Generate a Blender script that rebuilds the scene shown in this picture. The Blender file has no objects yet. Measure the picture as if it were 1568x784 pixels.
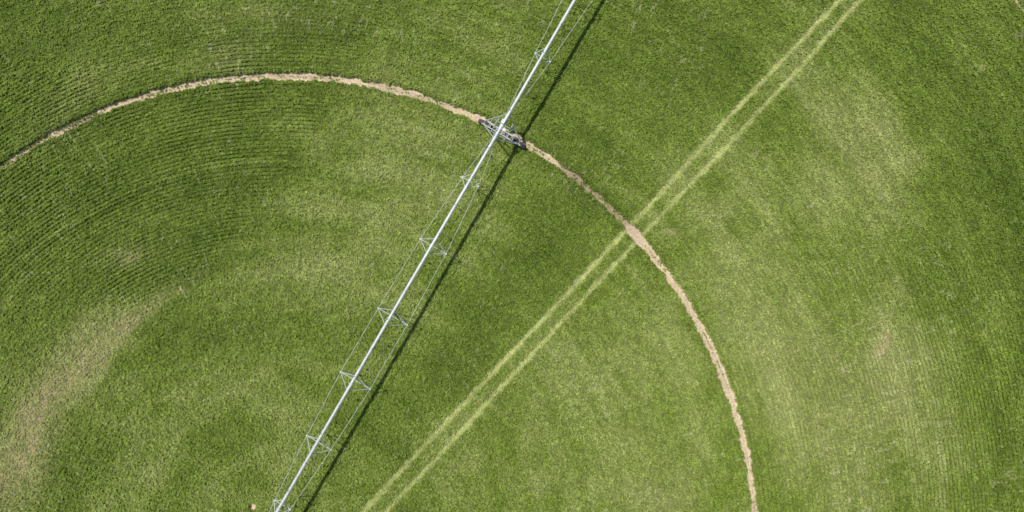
import bpy, math
import numpy as np
from mathutils import Vector

rng = np.random.default_rng(7)
S = 0.05                      # metres per photo pixel (1568 px wide) on the ground
CX, CY = -17.6, -22.5         # hub of the circular rows
R1, R2 = 36.25, 70.1          # wheel-track radii
CAM_H = 52.93
SP = .30                      # row spacing

# ------------------------------------------------------------------ noise
T = rng.random((256, 256))
def vn(x, y, seed=0):
    x = x + seed*17.37; y = y + seed*31.71
    xi = np.floor(x).astype(np.int64); yi = np.floor(y).astype(np.int64)
    fx = x-xi; fy = y-yi
    fx = fx*fx*(3-2*fx); fy = fy*fy*(3-2*fy)
    a = T[xi & 255, yi & 255]; b = T[(xi+1) & 255, yi & 255]
    c = T[xi & 255, (yi+1) & 255]; d = T[(xi+1) & 255, (yi+1) & 255]
    return (a*(1-fx)+b*fx)*(1-fy)+(c*(1-fx)+d*fx)*fy
def fbm(x, y, s, seed=0, o=4):
    v = 0; a = 1; t = 0
    for i in range(o):
        v = v + a*vn(x/s*(2**i)*0.93+y/s*(2**i)*0.37, y/s*(2**i)*0.93-x/s*(2**i)*0.37, seed+i); t += a; a *= .55
    return v/t
def sst(a, b, x):
    t = np.clip((x-a)/(b-a), 0, 1)
    return t*t*(3-2*t)

# ------------------------------------------------------------------ field layout
L1 = np.array([(2050,-784),(1285,0),(1203,85),(1080,218),(1010,297),(960,350),(880,436),(745,580),(650,681),(555,784),(-180,1568)], float)
L2 = np.array([(2070,-784),(1315,0),(1240,85),(1120,215),(1042,297),(982,361),(905,443),(771,588),(682,685),(590,784),(-140,1568)], float)
def track_d(x, y, L):
    wx = (L[:,0]-784)*S; wy = (392-L[:,1])*S
    return (x-np.interp(-y, -wy, wx))*0.70

BL = [ # px,py,rx,ry,rot(deg, image),amp
 (100,60,260,90,-25,-.12),(330,40,140,60,0,.04),(500,40,90,60,-20,-.10),(660,60,110,70,30,.10),(760,110,50,90,30,.06),
 (260,200,220,80,-30,-.12),(60,330,160,120,-40,-.05),(300,320,160,60,-30,-.12),
 (560,230,110,90,30,.10),(430,425,130,40,-20,.22),(560,400,60,120,30,.08),(620,300,60,110,30,.06),
 (230,540,120,40,-40,.05),(120,575,130,34,-55,.18),(310,500,150,38,-20,-.20),(450,520,120,40,0,-.10),(480,610,110,40,-30,.12),
 (210,700,100,50,-50,.18),(330,600,120,25,-12,.14),(330,670,90,22,-8,-.12),(330,740,120,40,0,.08),(110,730,26,90,15,-.16),
 (640,650,60,170,38,-.18),(760,480,55,200,36,-.19),(840,330,80,110,20,-.24),(880,170,120,90,40,-.10),(1000,90,140,110,40,-.20),
 (1150,40,100,100,40,-.12),(900,560,150,60,-45,.05),(760,730,120,60,0,.14),(950,690,150,80,0,.12),(1000,520,80,80,0,.05),(900,640,80,60,0,-.07),
 (1250,230,50,120,-25,.16),(1330,200,30,110,-32,.20),(1390,300,40,110,-35,.18),(1120,330,110,100,30,.12),(1330,520,50,130,-20,.15),(1200,620,60,130,-10,.15),
 (1330,660,90,140,0,.10),(1460,640,50,140,0,.12),(1370,70,110,90,0,-.06),(1545,160,50,260,0,-.22),(1562,460,25,260,0,-.26),
 (1430,160,50,160,-20,-.12),(1130,480,70,110,-20,.14),(1250,400,80,100,0,.06),(1440,430,50,90,0,-.10),(1060,640,60,120,0,.08),(1470,260,30,120,-20,.08)]
DR = [(80,600,30,105,32,1.0),(180,500,70,18,-45,.8),(20,700,34,110,10,.7),(1340,515,18,26,0,.9),(1290,660,60,120,0,.22),(1370,580,40,110,-15,.2),
 (130,150,70,30,-30,.2),(350,90,50,25,0,.25),(180,380,30,10,-20,.5),(1000,745,50,40,0,.3),(590,140,70,30,20,.2),(1310,230,40,90,-35,.2),
 (1200,560,60,120,-10,.2),(1033,377,12,6,0,.8),(470,390,60,30,0,.15),(420,20,120,30,0,.15),(250,440,40,12,-30,.3)]
def blobs(x, y, B):
    px = x/S+784; py = 392-y/S
    v = np.zeros_like(x)
    for (a,b,rx,ry,ro,am) in B:
        c = math.cos(math.radians(ro)); s = math.sin(math.radians(ro))
        u = (px-a)*c+(py-b)*s; w = -(px-a)*s+(py-b)*c
        v += am*np.exp(-((u/rx)**2+(w/ry)**2))
    return v

def field(x, y):
    dx = x-CX; dy = y-CY
    r = np.hypot(dx, dy); th = np.arctan2(dy, dx)
    al = th*30
    px = x/S+784; py = 392-y/S
    inframe = np.clip(1-np.maximum(np.abs(x)-44, np.abs(y)-26)/12, 0, 1)
    wx = x+4*(fbm(x,y,6,50,4)-.5); wy = y+4*(fbm(x,y,6,60,4)-.5)
    light = 0.44 + blobs(wx, wy, BL)*inframe
    rw = r+.8*(fbm(x,y,3,55,2)-.5)
    light += 0.20*(vn(rw/1.9, al/12, 3)-.5)+0.20*(vn(rw/0.7, al/4.5, 4)-.5)+.12*(vn(rw/.35,al/1.6,6)-.5)
    light += 0.26*(fbm(x,y,7,5,5)-.5)+0.36*(fbm(x,y,1.8,9,4)-.5)
    sec = np.interp(py, [-200,20,200,265,400,520], [640,585,482,440,335,250])
    ins = sst(14, -14, px-sec+24*(vn(y/1.5, x/1.5, 8)-.5))*sst(540,400,py)
    light -= 0.11*ins
    ang = np.degrees(th)
    ringm = sst(84,92,ang)*sst(150,135,ang)
    ring = np.exp(-((r-29.35-.5*(vn(al/4,r*0,12)-.5))/.13)**2)*ringm*(.4+vn(al/1.5,r*0,14))
    ring2 = np.exp(-((r-29.70-.5*(vn(al/4,r*0,12)-.5))/.22)**2)*ringm*(.3+vn(al/1.5,r*0,15))
    light = light-0.36*ring+.22*ring2
    dring = np.exp(-((r-18.6-.6*(vn(al/5,r*0,13)-.5))/.5)**2)*sst(95,110,ang)
    light -= .12*dring
    dry = np.clip(blobs(wx, wy, DR)*inframe*(.6+.8*fbm(x,y,.9,57,3)), 0, 1)
    row = 0.04+0.21*ins*sst(60,180,py+.2*px)+0.28*sst(1000,1200,px)*sst(250,560,py)+.06*sst(500,300,px)
    row = np.clip(row*(0.0+2.0*fbm(x,y,3,21,3)), 0.02, 0.5)
    sgn = r-R1
    left = sst(118, 98, ang)
    fresh = sst(55.5,53,ang)*sst(38,47,ang)
    hw = 0.19+0.07*left-0.06*fresh+0.12*(vn(al/1.3, r*0, 30)-.5)+0.14*(vn(al/.35, np.sign(sgn)*3, 31)-.5)
    cross = np.exp(-((x-9.15)**2+(y-1.9)**2)/0.40)+np.exp(-((x-9.85)**2+(y-1.15)**2)/.30)
    hw = hw+0.32*cross
    hw = np.maximum(hw, .12)
    edge = 0.17*(vn(x/.14, y/.14, 33)-.5)+.12*(vn(x/.4,y/.4,34)-.5)
    soil = sst(.08,-.05, np.abs(sgn)-hw+edge)
    gc = np.exp(-((sgn-.02)/.07)**2)*sst(0.35,.65,vn(al/2.2,r*0,35))*(1-left*.7)*(1-np.clip(cross,0,1))
    soil = soil*(1-.6*gc)
    soil2 = sst(.10,-.05, np.abs(r-R2)-.10+edge)*.8
    hub = sst(.5,-.3, np.hypot(x+18.9,y+21.8)-1.5-1.3*(vn(x/.8,y/.8,37)-.5))
    spot = sst(.12,-.1, np.hypot(x+19.8,y+19.15)-.22+edge)
    soil = np.clip(np.maximum.reduce([soil,soil2,hub,spot]),0,1)
    d1 = track_d(x,y,L1); d2 = track_d(x,y,L2)
    wob = .10*(vn(y/.5,x*0,40)-.5)+edge*.8
    tyre = np.maximum(sst(.18,-.07,np.abs(d1)-.14+wob), sst(.18,-.07,np.abs(d2)-.13+wob))
    tyre *= (0.70+.7*(fbm(x,y,1.4,41,3)-.4))
    mid = np.exp(-(((d1+d2)/2)/.75)**2)
    light += .12*mid
    tyre = np.clip(tyre,0,1)*(1-soil)
    H = 0.25*(1-soil)*(1-.65*tyre)*(1-.4*dry)*(0.75+.5*fbm(x,y,.7,44,2))
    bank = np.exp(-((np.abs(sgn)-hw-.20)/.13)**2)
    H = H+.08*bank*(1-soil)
    light = light-.20*bank*(.4+.6*fresh+.4*(sgn>0))  # crop-edge shadow painted into leaf tone beside wheel track, deeper on outer side
    return dict(r=r,th=th,light=light,dry=dry,row=row,soil=soil,tyre=tyre,H=H,fresh=fresh,sgn=sgn,hw=hw,ins=ins,left=left)

def cmix(a, b, t):
    return a*(1-t[:,None])+b*t[:,None]
C0=np.array([.098,.166,.011]); C1=np.array([.192,.278,.034]); C2=np.array([.41,.465,.155]); C3=np.array([.50,.45,.24])
CT=np.array([.58,.62,.25])
def leafcol(f):
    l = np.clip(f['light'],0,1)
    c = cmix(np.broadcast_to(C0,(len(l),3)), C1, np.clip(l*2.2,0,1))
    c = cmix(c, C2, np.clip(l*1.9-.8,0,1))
    c = cmix(c, C3, np.clip(f['dry']*.45,0,1))
    c = cmix(c, CT, f['tyre']*.9)
    return c

# ------------------------------------------------------------------ materials
def newmat(name):
    m = bpy.data.materials.new(name); m.use_nodes = True
    nt = m.node_tree; b = nt.nodes['Principled BSDF']
    return m, nt, b
def N(nt, t, **k):
    n = nt.nodes.new(t)
    for a, v in k.items(): setattr(n, a, v)
    return n

def mat_ground():
    m, nt, b = newmat('field_soil_and_understory')
    at = N(nt,'ShaderNodeAttribute'); at.attribute_name='Col'
    tc = N(nt,'ShaderNodeTexCoord')
    n1 = N(nt,'ShaderNodeTexNoise'); n1.inputs['Scale'].default_value=7; n1.inputs['Detail'].default_value=6; n1.inputs['Roughness'].default_value=.7
    nt.links.new(tc.outputs['Object'], n1.inputs['Vector'])
    mr = N(nt,'ShaderNodeMapRange'); mr.inputs['From Min'].default_value=.3; mr.inputs['From Max'].default_value=.7
    mr.inputs['To Min'].default_value=.62; mr.inputs['To Max'].default_value=1.34
    nt.links.new(n1.outputs['Fac'], mr.inputs['Value'])
    mx = N(nt,'ShaderNodeVectorMath', operation='SCALE')
    nt.links.new(at.outputs['Color'], mx.inputs[0]); nt.links.new(mr.outputs['Result'], mx.inputs['Scale'])
    nt.links.new(mx.outputs['Vector'], b.inputs['Base Color'])
    b.inputs['Roughness'].default_value=.95; b.inputs['Specular IOR Level'].default_value=.15
    bp = N(nt,'ShaderNodeBump'); bp.inputs['Strength'].default_value=.8; bp.inputs['Distance'].default_value=.05
    nt.links.new(n1.outputs['Fac'], bp.inputs['Height']); nt.links.new(bp.outputs['Normal'], b.inputs['Normal'])
    return m
def mat_leaf():
    m, nt, b = newmat('crop_leaf')
    at = N(nt,'ShaderNodeAttribute'); at.attribute_name='Col'
    nt.links.new(at.outputs['Color'], b.inputs['Base Color'])
    b.inputs['Roughness'].default_value=.65; b.inputs['Specular IOR Level'].default_value=.2
    tr = N(nt,'ShaderNodeBsdfTranslucent'); nt.links.new(at.outputs['Color'], tr.inputs['Color'])
    ms = N(nt,'ShaderNodeMixShader'); ms.inputs[0].default_value=.3
    out = nt.nodes['Material Output']
    nt.links.new(b.outputs[0], ms.inputs[1]); nt.links.new(tr.outputs[0], ms.inputs[2]); nt.links.new(ms.outputs[0], out.inputs['Surface'])
    return m
def mat_simple(name, col, rough=.5, metal=0, var=.15, scale=4):
    m, nt, b = newmat(name)
    tc = N(nt,'ShaderNodeTexCoord'); n1 = N(nt,'ShaderNodeTexNoise'); n1.inputs['Scale'].default_value=scale; n1.inputs['Detail'].default_value=5
    nt.links.new(tc.outputs['Object'], n1.inputs['Vector'])
    mr = N(nt,'ShaderNodeMapRange'); mr.inputs['From Min'].default_value=.3; mr.inputs['From Max'].default_value=.7
    mr.inputs['To Min'].default_value=1-var; mr.inputs['To Max'].default_value=1+var
    nt.links.new(n1.outputs['Fac'], mr.inputs['Value'])
    mx = N(nt,'ShaderNodeVectorMath', operation='SCALE'); mx.inputs[0].default_value=col
    nt.links.new(mr.outputs['Result'], mx.inputs['Scale']); nt.links.new(mx.outputs['Vector'], b.inputs['Base Color'])
    b.inputs['Roughness'].default_value=rough; b.inputs['Metallic'].default_value=metal
    return m
M_steel = mat_simple('galvanized_steel',(.54,.57,.58),.5,.15,.16,2)
M_truss = mat_simple('weathered_galvanized_steel',(.52,.56,.55),.5,.1,.18,5)
M_frame = mat_simple('dusty_galvanized_steel',(.40,.43,.40),.6,.1,.25,4)
M_rub = mat_simple('dusty_tyre_rubber',(.09,.08,.07),.9,0,.4,6)
M_hose = mat_simple('hose_plastic',(.14,.15,.15),.6,0,.1)
M_box = mat_simple('painted_box',(.66,.67,.66),.4,0,.06)
M_conc = mat_simple('concrete',(.36,.35,.32),.9,0,.2,3)

# ------------------------------------------------------------------ ground sheet
def axis(h, step, far):
    c = np.arange(-h, h+1e-6, step)
    o = []; d = h; s = step*4
    while d < far:
        d += s; s *= 1.35; o.append(d)
    o = np.array(o)
    return np.concatenate([-o[::-1], c, o])
xs = axis(48, .085, 3000); ys = axis(27, .085, 3000)
X, Y = np.meshgrid(xs, ys); x = X.ravel(); y = Y.ravel()
f = field(x, y)
nx, ny = len(xs), len(ys)
rowph = np.cos(2*np.pi*f['r']/SP)
z = f['H']*.5*(1+.35*rowph*f['row'])+.04*(fbm(x,y,.35,70,2)-.5)*(1-f['soil']*.5)
rut = np.exp(-((np.abs(f['sgn']+.02)-.10)/.05)**2)
z -= (.05+.05*rut)*f['soil']
far = np.clip((np.maximum(np.abs(x)-48,np.abs(y)-27))/4,0,1)
z = z*(1-far)+.2*far
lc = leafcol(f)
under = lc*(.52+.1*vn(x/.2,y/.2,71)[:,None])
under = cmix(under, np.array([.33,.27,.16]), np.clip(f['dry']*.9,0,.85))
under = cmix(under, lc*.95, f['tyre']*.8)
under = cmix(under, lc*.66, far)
soilc = cmix(np.broadcast_to(np.array([.63,.51,.345]),(len(x),3)), np.array([.33,.25,.165]), np.clip(f['fresh']*.8+.25*sst(.5,.75,vn(x/1.1,y/1.1,72)),0,1))
soilc = soilc*(1-.28*rut*(.5+vn(f['th']*36/.8,f['r']*0,73)))[:,None]
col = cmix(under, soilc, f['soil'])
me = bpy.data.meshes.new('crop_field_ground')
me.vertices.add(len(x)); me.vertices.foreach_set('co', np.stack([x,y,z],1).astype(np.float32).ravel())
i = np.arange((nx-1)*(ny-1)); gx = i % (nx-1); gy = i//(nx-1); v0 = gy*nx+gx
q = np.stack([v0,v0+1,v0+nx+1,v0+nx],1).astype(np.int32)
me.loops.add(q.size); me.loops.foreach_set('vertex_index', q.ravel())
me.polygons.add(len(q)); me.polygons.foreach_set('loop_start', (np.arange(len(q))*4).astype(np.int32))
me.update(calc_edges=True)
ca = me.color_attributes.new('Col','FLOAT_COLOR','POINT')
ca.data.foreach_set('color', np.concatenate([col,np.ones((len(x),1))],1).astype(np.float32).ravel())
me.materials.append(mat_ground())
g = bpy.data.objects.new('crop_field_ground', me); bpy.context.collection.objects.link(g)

# ------------------------------------------------------------------ crop leaves (one object)
NL = 1300000
hx, hy = 46, 25
x = rng.uniform(-hx,hx,NL); y = rng.uniform(-hy,hy,NL)
f = field(x,y)
r = f['r']; ph = r/SP; near = np.round(ph)
k = f['row']
rn = (near+(ph-near)*(1-k*.85))*SP
x = CX+(x-CX)*rn/r; y = CY+(y-CY)*rn/r
f = field(x,y)
keep = rng.random(NL) < (1-f['soil']*1.0)*(1-.65*f['dry']*sst(.35,.6,vn(x/.5,y/.5,80)))*(1-.35*f['tyre'])
x=x[keep]; y=y[keep]; f={a:b[keep] for a,b in f.items()}; n=len(x)
rp = np.cos(2*np.pi*f['r']/SP)
clump = vn(f['r']/.20,f['th']*30/.34,81); clump2 = vn(x/.12,y/.12,82)
top = f['H']*(.70+.4*clump)*(1+.2*rp*f['row'])
z = top*(.55+.6*np.sqrt(rng.random(n)))+.02
az = rng.uniform(0,2*np.pi,n); ln = rng.uniform(.10,.20,n)*(1-.5*f['tyre']); wd = rng.uniform(.035,.065,n)
tilt = rng.normal(.12,.38,n)
d = np.stack([np.cos(az)*np.cos(tilt),np.sin(az)*np.cos(tilt),np.sin(tilt)],1)
roll = rng.normal(0,.40,n)
s = np.stack([-np.sin(az)*np.cos(roll),np.cos(az)*np.cos(roll),np.sin(roll)],1)
c = np.stack([x,y,z],1)
a_ = c-d*(ln*.5)[:,None]; b_ = c+s*(wd)[:,None]-d*(ln*.05)[:,None]; c_ = c+d*(ln*.55)[:,None]-np.array([0,0,1])*(ln*.15)[:,None]; d_ = c-s*(wd)[:,None]-d*(ln*.05)[:,None]
V = np.stack([a_,b_,c_,d_],1).reshape(-1,3)
lc = leafcol(f)
br = np.exp(rng.normal(0,.20,n))*(.78+.44*clump)*(.85+.3*clump2)
lc = lc*br[:,None]
yel = np.clip(rng.normal(0,1,n)*.12+.05+.6*f['dry']*sst(.45,.7,vn(x/.35,y/.35,83)),0,.8)
lc = cmix(lc, np.array([.50,.47,.19]), yel)
fl = sst(.76,.92,vn(f['r']/.5, f['th']*36/.16, 84))*(.3+f['dry'])*sst(.42,.62,fbm(x,y,5,85,2))
lc = cmix(lc, np.array([.64,.62,.36]), np.clip(fl,0,.8))
me = bpy.data.meshes.new('crop_plants')
me.vertices.add(n*4); me.vertices.foreach_set('co', V.astype(np.float32).ravel())
me.loops.add(n*4); me.loops.foreach_set('vertex_index', np.arange(n*4,dtype=np.int32))
me.polygons.add(n); me.polygons.foreach_set('loop_start', (np.arange(n)*4).astype(np.int32))
me.update(calc_edges=True)
ca = me.color_attributes.new('Col','FLOAT_COLOR','POINT')
cc = np.ones((n,4,4),np.float32); cc[:,:,:3]=lc[:,None,:]
ca.data.foreach_set('color', cc.ravel())
me.materials.append(mat_leaf())
ob = bpy.data.objects.new('crop_plants', me); bpy.context.collection.objects.link(ob)

# ------------------------------------------------------------------ irrigation machine
class MB:
    def __init__(s): s.v=[]; s.f=[]
    def tube(s,p,q,r,n=8,r2=None,cap=True):
        p=Vector(p); q=Vector(q); d=q-p
        if d.length<1e-6: return
        d.normalize(); u=d.orthogonal().normalized(); w=d.cross(u); b=len(s.v); r2=r if r2 is None else r2
        for c,rr in ((p,r),(q,r2)):
            for i in range(n):
                a=2*math.pi*i/n; s.v.append(tuple(c+u*math.cos(a)*rr+w*math.sin(a)*rr))
        for i in range(n): s.f.append((b+i,b+(i+1)%n,b+n+(i+1)%n,b+n+i))
        if cap: s.f.append(tuple(b+i for i in reversed(range(n)))); s.f.append(tuple(b+n+i for i in range(n)))
    def path(s,pts,r,n=8):
        for a,b in zip(pts[:-1],pts[1:]): s.tube(a,b,r,n)
    def box(s,c,ax,ay,az,hx,hy,hz):
        c=Vector(c); b=len(s.v)
        for k in (-1,1):
            for (i,j) in ((-1,-1),(1,-1),(1,1),(-1,1)):
                s.v.append(tuple(c+ax*hx*i+ay*hy*j+az*hz*k))
        for q in ((3,2,1,0),(4,5,6,7),(0,1,5,4),(1,2,6,5),(2,3,7,6),(3,0,4,7)): s.f.append(tuple(b+t for t in q))
    def lathe(s,c,ax,prof,n=36):
        c=Vector(c); u=ax.orthogonal().normalized(); w=ax.cross(u); b=len(s.v); m=len(prof)
        for i in range(n):
            a=2*math.pi*i/n
            for (rr,h) in prof: s.v.append(tuple(c+ax*h+(u*math.cos(a)+w*math.sin(a))*rr))
        for i in range(n):
            for j in range(m-1):
                s.f.append((b+i*m+j,b+i*m+j+1,b+((i+1)%n)*m+j+1,b+((i+1)%n)*m+j))
    def obj(s,name,mat,parent,smooth=True):
        me=bpy.data.meshes.new(name); me.from_pydata(s.v,[],s.f); me.materials.append(mat)
        if smooth:
            me.polygons.foreach_set('use_smooth',[len(p.vertices)==4 for p in me.polygons])
            me.set_sharp_from_angle(angle=math.radians(50))
        o=bpy.data.objects.new(name,me); bpy.context.collection.objects.link(o); o.parent=parent; return o

root = bpy.data.objects.new('center_pivot_irrigator', None); bpy.context.collection.objects.link(root)
D = Vector((.5030,.8643,0)).normalized(); Tn = Vector((D.y,-D.x,0)); Z = Vector((0,0,1))
TW = Vector((-.75,9.25,0))
HP = 3.6
def pt(a,t,z): return TW+D*a+Tn*t+Z*z
def pipez(a,a0,a1,cr=.28):
    u=(a-a0)/(a1-a0); return HP+cr*4*u*(1-u)
pipe=MB(); truss=MB(); rods=MB(); drops=MB(); heads=MB()
spans=[(-36.0,0.0,[-31.5,-26.4,-21.2,-15.8,-9.9,-4.5],[.66,1.02,1.24,1.22,1.08,.66],[.75,1.15,1.35,1.35,1.15,.75]),
       (0.0,34.0,[5.9,11.5,17.1,22.7,28.6],[.62,1.0,1.2,1.0,.62],[.8,1.2,1.35,1.2,.8])]
for (a0,a1,st,wds,dps) in spans:
    m=48
    pts=[pt(a0+(a1-a0)*i/m,0,pipez(a0+(a1-a0)*i/m,a0,a1)) for i in range(m+1)]
    for i in range(m): pipe.tube(pts[i],pts[i+1],.105,16,cap=False)
    cab=[p+Tn*.105+Z*.08 for p in pts]; drops.path(cab,.02,6)
    nodes=[]
    for a,w,dp in zip(st,wds,dps):
        zz=pipez(a,a0,a1)
        pipe.tube(pt(a-.03,0,zz),pt(a+.03,0,zz),.17,16)
        L=pt(a,-w,zz-dp); Rr=pt(a,w,zz-dp); nodes.append((L,Rr))
        for nd in (L,Rr):
            for da in (-.62,.62):
                zz2=pipez(a+da,a0,a1)-.08
                truss.tube(nd,pt(a+da,0,zz2),.026,6)
        truss.tube(L,Rr,.027,6)
        for nd in (L,Rr): truss.tube(nd-Z*.05,nd+Z*.05,.06,8)
    for sd in (0,1):
        sg=-1 if sd==0 else 1
        chain=[pt(a0+.35,sg*.10,HP-.10)]+[nd[sd] for nd in nodes]+[pt(a1-.35,sg*.10,HP-.10)]
        rods.path(chain,.015,6)
    a=a0+1.3; k=0
    while a<a1-.6:
        zz=pipez(a,a0,a1); sg=1 if k%2 else -1
        p0=pt(a,0,zz+.09); p1=pt(a,sg*.08,zz+.24); p2=pt(a,sg*.22,zz+.20); p3=pt(a,sg*.27,zz-.05); p4=pt(a,sg*.27,1.35)
        drops.path([p0,p1,p2,p3],.018,6); drops.path([p3,p4],.013,5)
        heads.tube(p4,p4-Z*.16,.045,8); heads.tube(p4-Z*.16,p4-Z*.18,.085,10)
        a+=2.35; k+=1
pipe.tube(pt(-.28,0,HP),pt(.28,0,HP),.16,16)
pipe.tube(pt(-.40,0,HP),pt(-.34,0,HP),.19,16); pipe.tube(pt(.34,0,HP),pt(.40,0,HP),.19,16)
pipe.obj('main_pipe',M_steel,root); truss.obj('truss_struts',M_truss,root); rods.obj('truss_rods',M_truss,root)
drops.obj('drop_hoses',M_hose,root); heads.obj('sprinkler_heads',M_hose,root)

def tower(a,nm):
    fr=MB(); tr=MB(); hb=MB(); bx=MB()
    zb=.80
    for da in (-.16,.16): fr.box(pt(a+da,0,zb+.34),Tn,D,Z,1.68,.035,.06)
    for i in range(7): fr.box(pt(a,-1.5+.5*i,zb+.34),Tn,D,Z,.022,.125,.03)
    for sg in (-1,1):
        for da in (-.95,.95):
            fr.tube(pt(a+da*.17,sg*1.5,zb+.40),pt(a+da,sg*.12,HP-.12),.042,8)
            fr.tube(pt(a+da*.55,sg*.80,zb+1.45),pt(a+da*.17,sg*.35,zb+.40),.024,6)
        for u in (.35,.68):
            t=sg*(1.5+( .12-1.5)*u); zz=zb+.40+(HP-.52-zb)*u; dd=.95*(.17+.83*u)
            fr.tube(pt(a-dd,t,zz),pt(a+dd,t,zz),.023,6)
        wc=pt(a-.02,sg*1.42,.56)
        fr.box(pt(a+.22,sg*1.42,.62),Tn,D,Z,.13,.08,.15)
        hb.tube(wc-D*.10,wc+D*.24,.12,14)
        hb.lathe(wc,D,[(.06,-.02),(.30,-.03),(.34,-.11),(.37,-.12),(.37,.12),(.34,.11),(.30,.02),(.06,.03)],28)
        W=.14
        tr.lathe(wc,D,[(.36,-.11),(.42,-W),(.54,-W*1.02),(.585,-W*.85),(.60,-W*.4),(.60,W*.4),(.585,W*.85),(.54,W*1.02),(.42,W),(.36,.11)],40)
        for i in range(20):
            an=2*math.pi*i/20
            for sd in (-1,1):
                an2=an+(0 if sd<0 else math.pi/20)
                rad=Tn*math.cos(an2)+Z*math.sin(an2); tg=(D.cross(rad)).normalized()
                ax=(D*.88+tg*.42*sd).normalized(); ay=rad.cross(ax).normalized()
                tr.box(wc+rad*.61+D*sd*W*.48,ax,ay,rad,W*.5,.024,.028)
        fr.box(pt(a+.22,sg*1.42,.93),Tn,D,Z,.06,.04,.16)
    for da in (-1,1):
        u=.35; t=1.5-1.38*u; zz=zb+.40+(HP-.52-zb)*u; aa=a+.95*(.17+.83*u)*da
        fr.tube(pt(aa,-t,zz),pt(aa,t,zz),.024,6)
    fr.tube(pt(a+.28,-1.35,.72),pt(a+.28,1.35,.72),.022,6)
    bx.tube(pt(a+.28,-.22,.82),pt(a+.28,.22,.82),.11,14); bx.box(pt(a+.28,.0,.95),Tn,D,Z,.12,.08,.05)
    bx.box(pt(a+.30,-.02,HP+.34),Tn,D,Z,.12,.15,.18)
    fr.tube(pt(a+.30,0,HP),pt(a+.30,0,HP+.2),.03,6)
    for da in (-.95,.95): fr.box(pt(a+da,0,HP-.13),Tn,D,Z,.18,.04,.04)
    fr.obj(nm+'_frame',M_frame,root,True); tr.obj(nm+'_tyres',M_rub,root,True); hb.obj(nm+'_wheel_hubs',M_frame,root,True); bx.obj(nm+'_drive_and_control_box',M_box,root,False)
tower(0,'drive_tower'); tower(34.0,'outer_drive_tower')
pv=MB(); pc=MB(); a=-36.0
pc.box(pt(a,0,.12),Tn,D,Z,1.6,1.6,.14)
pc.obj('pivot_concrete_pad',M_conc,root,False)
for i in (-1,1):
    for j in (-1,1): pv.tube(pt(a+i*1.2,j*1.2,.25),pt(a+i*.2,j*.2,HP-.2),.06,8)
for zz,w in ((1.2,.92),(2.3,.58)):
    cs=[pt(a-w,-w,zz),pt(a+w,-w,zz),pt(a+w,w,zz),pt(a-w,w,zz)]
    for i in range(4): pv.tube(cs[i],cs[(i+1)%4],.035,6)
pv.tube(pt(a,0,.25),pt(a,0,HP-.05),.11,16); pv.tube(pt(a,0,HP-.15),pt(a,0,HP+.15),.17,16)
pv.obj('pivot_stand',M_truss,root)

# ------------------------------------------------------------------ light, world, camera
EL=math.radians(67); hx_,hy_=.80,-.60
d=Vector((hx_*math.cos(EL),hy_*math.cos(EL),-math.sin(EL)))
sl=bpy.data.lights.new('sun','SUN'); sl.energy=4.0; sl.angle=math.radians(.53); sl.color=(1,.955,.88)
so=bpy.data.objects.new('sun',sl); bpy.context.collection.objects.link(so); so.rotation_euler=d.to_track_quat('-Z','Y').to_euler(); so.location=(-30,20,60)
w=bpy.data.worlds.new('World'); bpy.context.scene.world=w; w.use_nodes=True
nt=w.node_tree; bg=nt.nodes['Background']; sk=nt.nodes.new('ShaderNodeTexSky'); sk.sky_type='NISHITA'; sk.sun_disc=False
sk.sun_elevation=EL; sk.sun_rotation=math.atan2(-hx_,-hy_)
nt.links.new(sk.outputs[0],bg.inputs[0]); bg.inputs[1].default_value=.10
cam=bpy.data.cameras.new('camera'); cam.sensor_width=36; cam.lens=36*CAM_H/78.4; cam.clip_end=8000
co=bpy.data.objects.new('camera',cam); bpy.context.collection.objects.link(co); co.location=(0,0,CAM_H); co.rotation_euler=(0,0,0)
sc=bpy.context.scene; sc.camera=co
sc.view_settings.view_transform='Standard'; sc.view_settings.look='None'; sc.view_settings.exposure=0
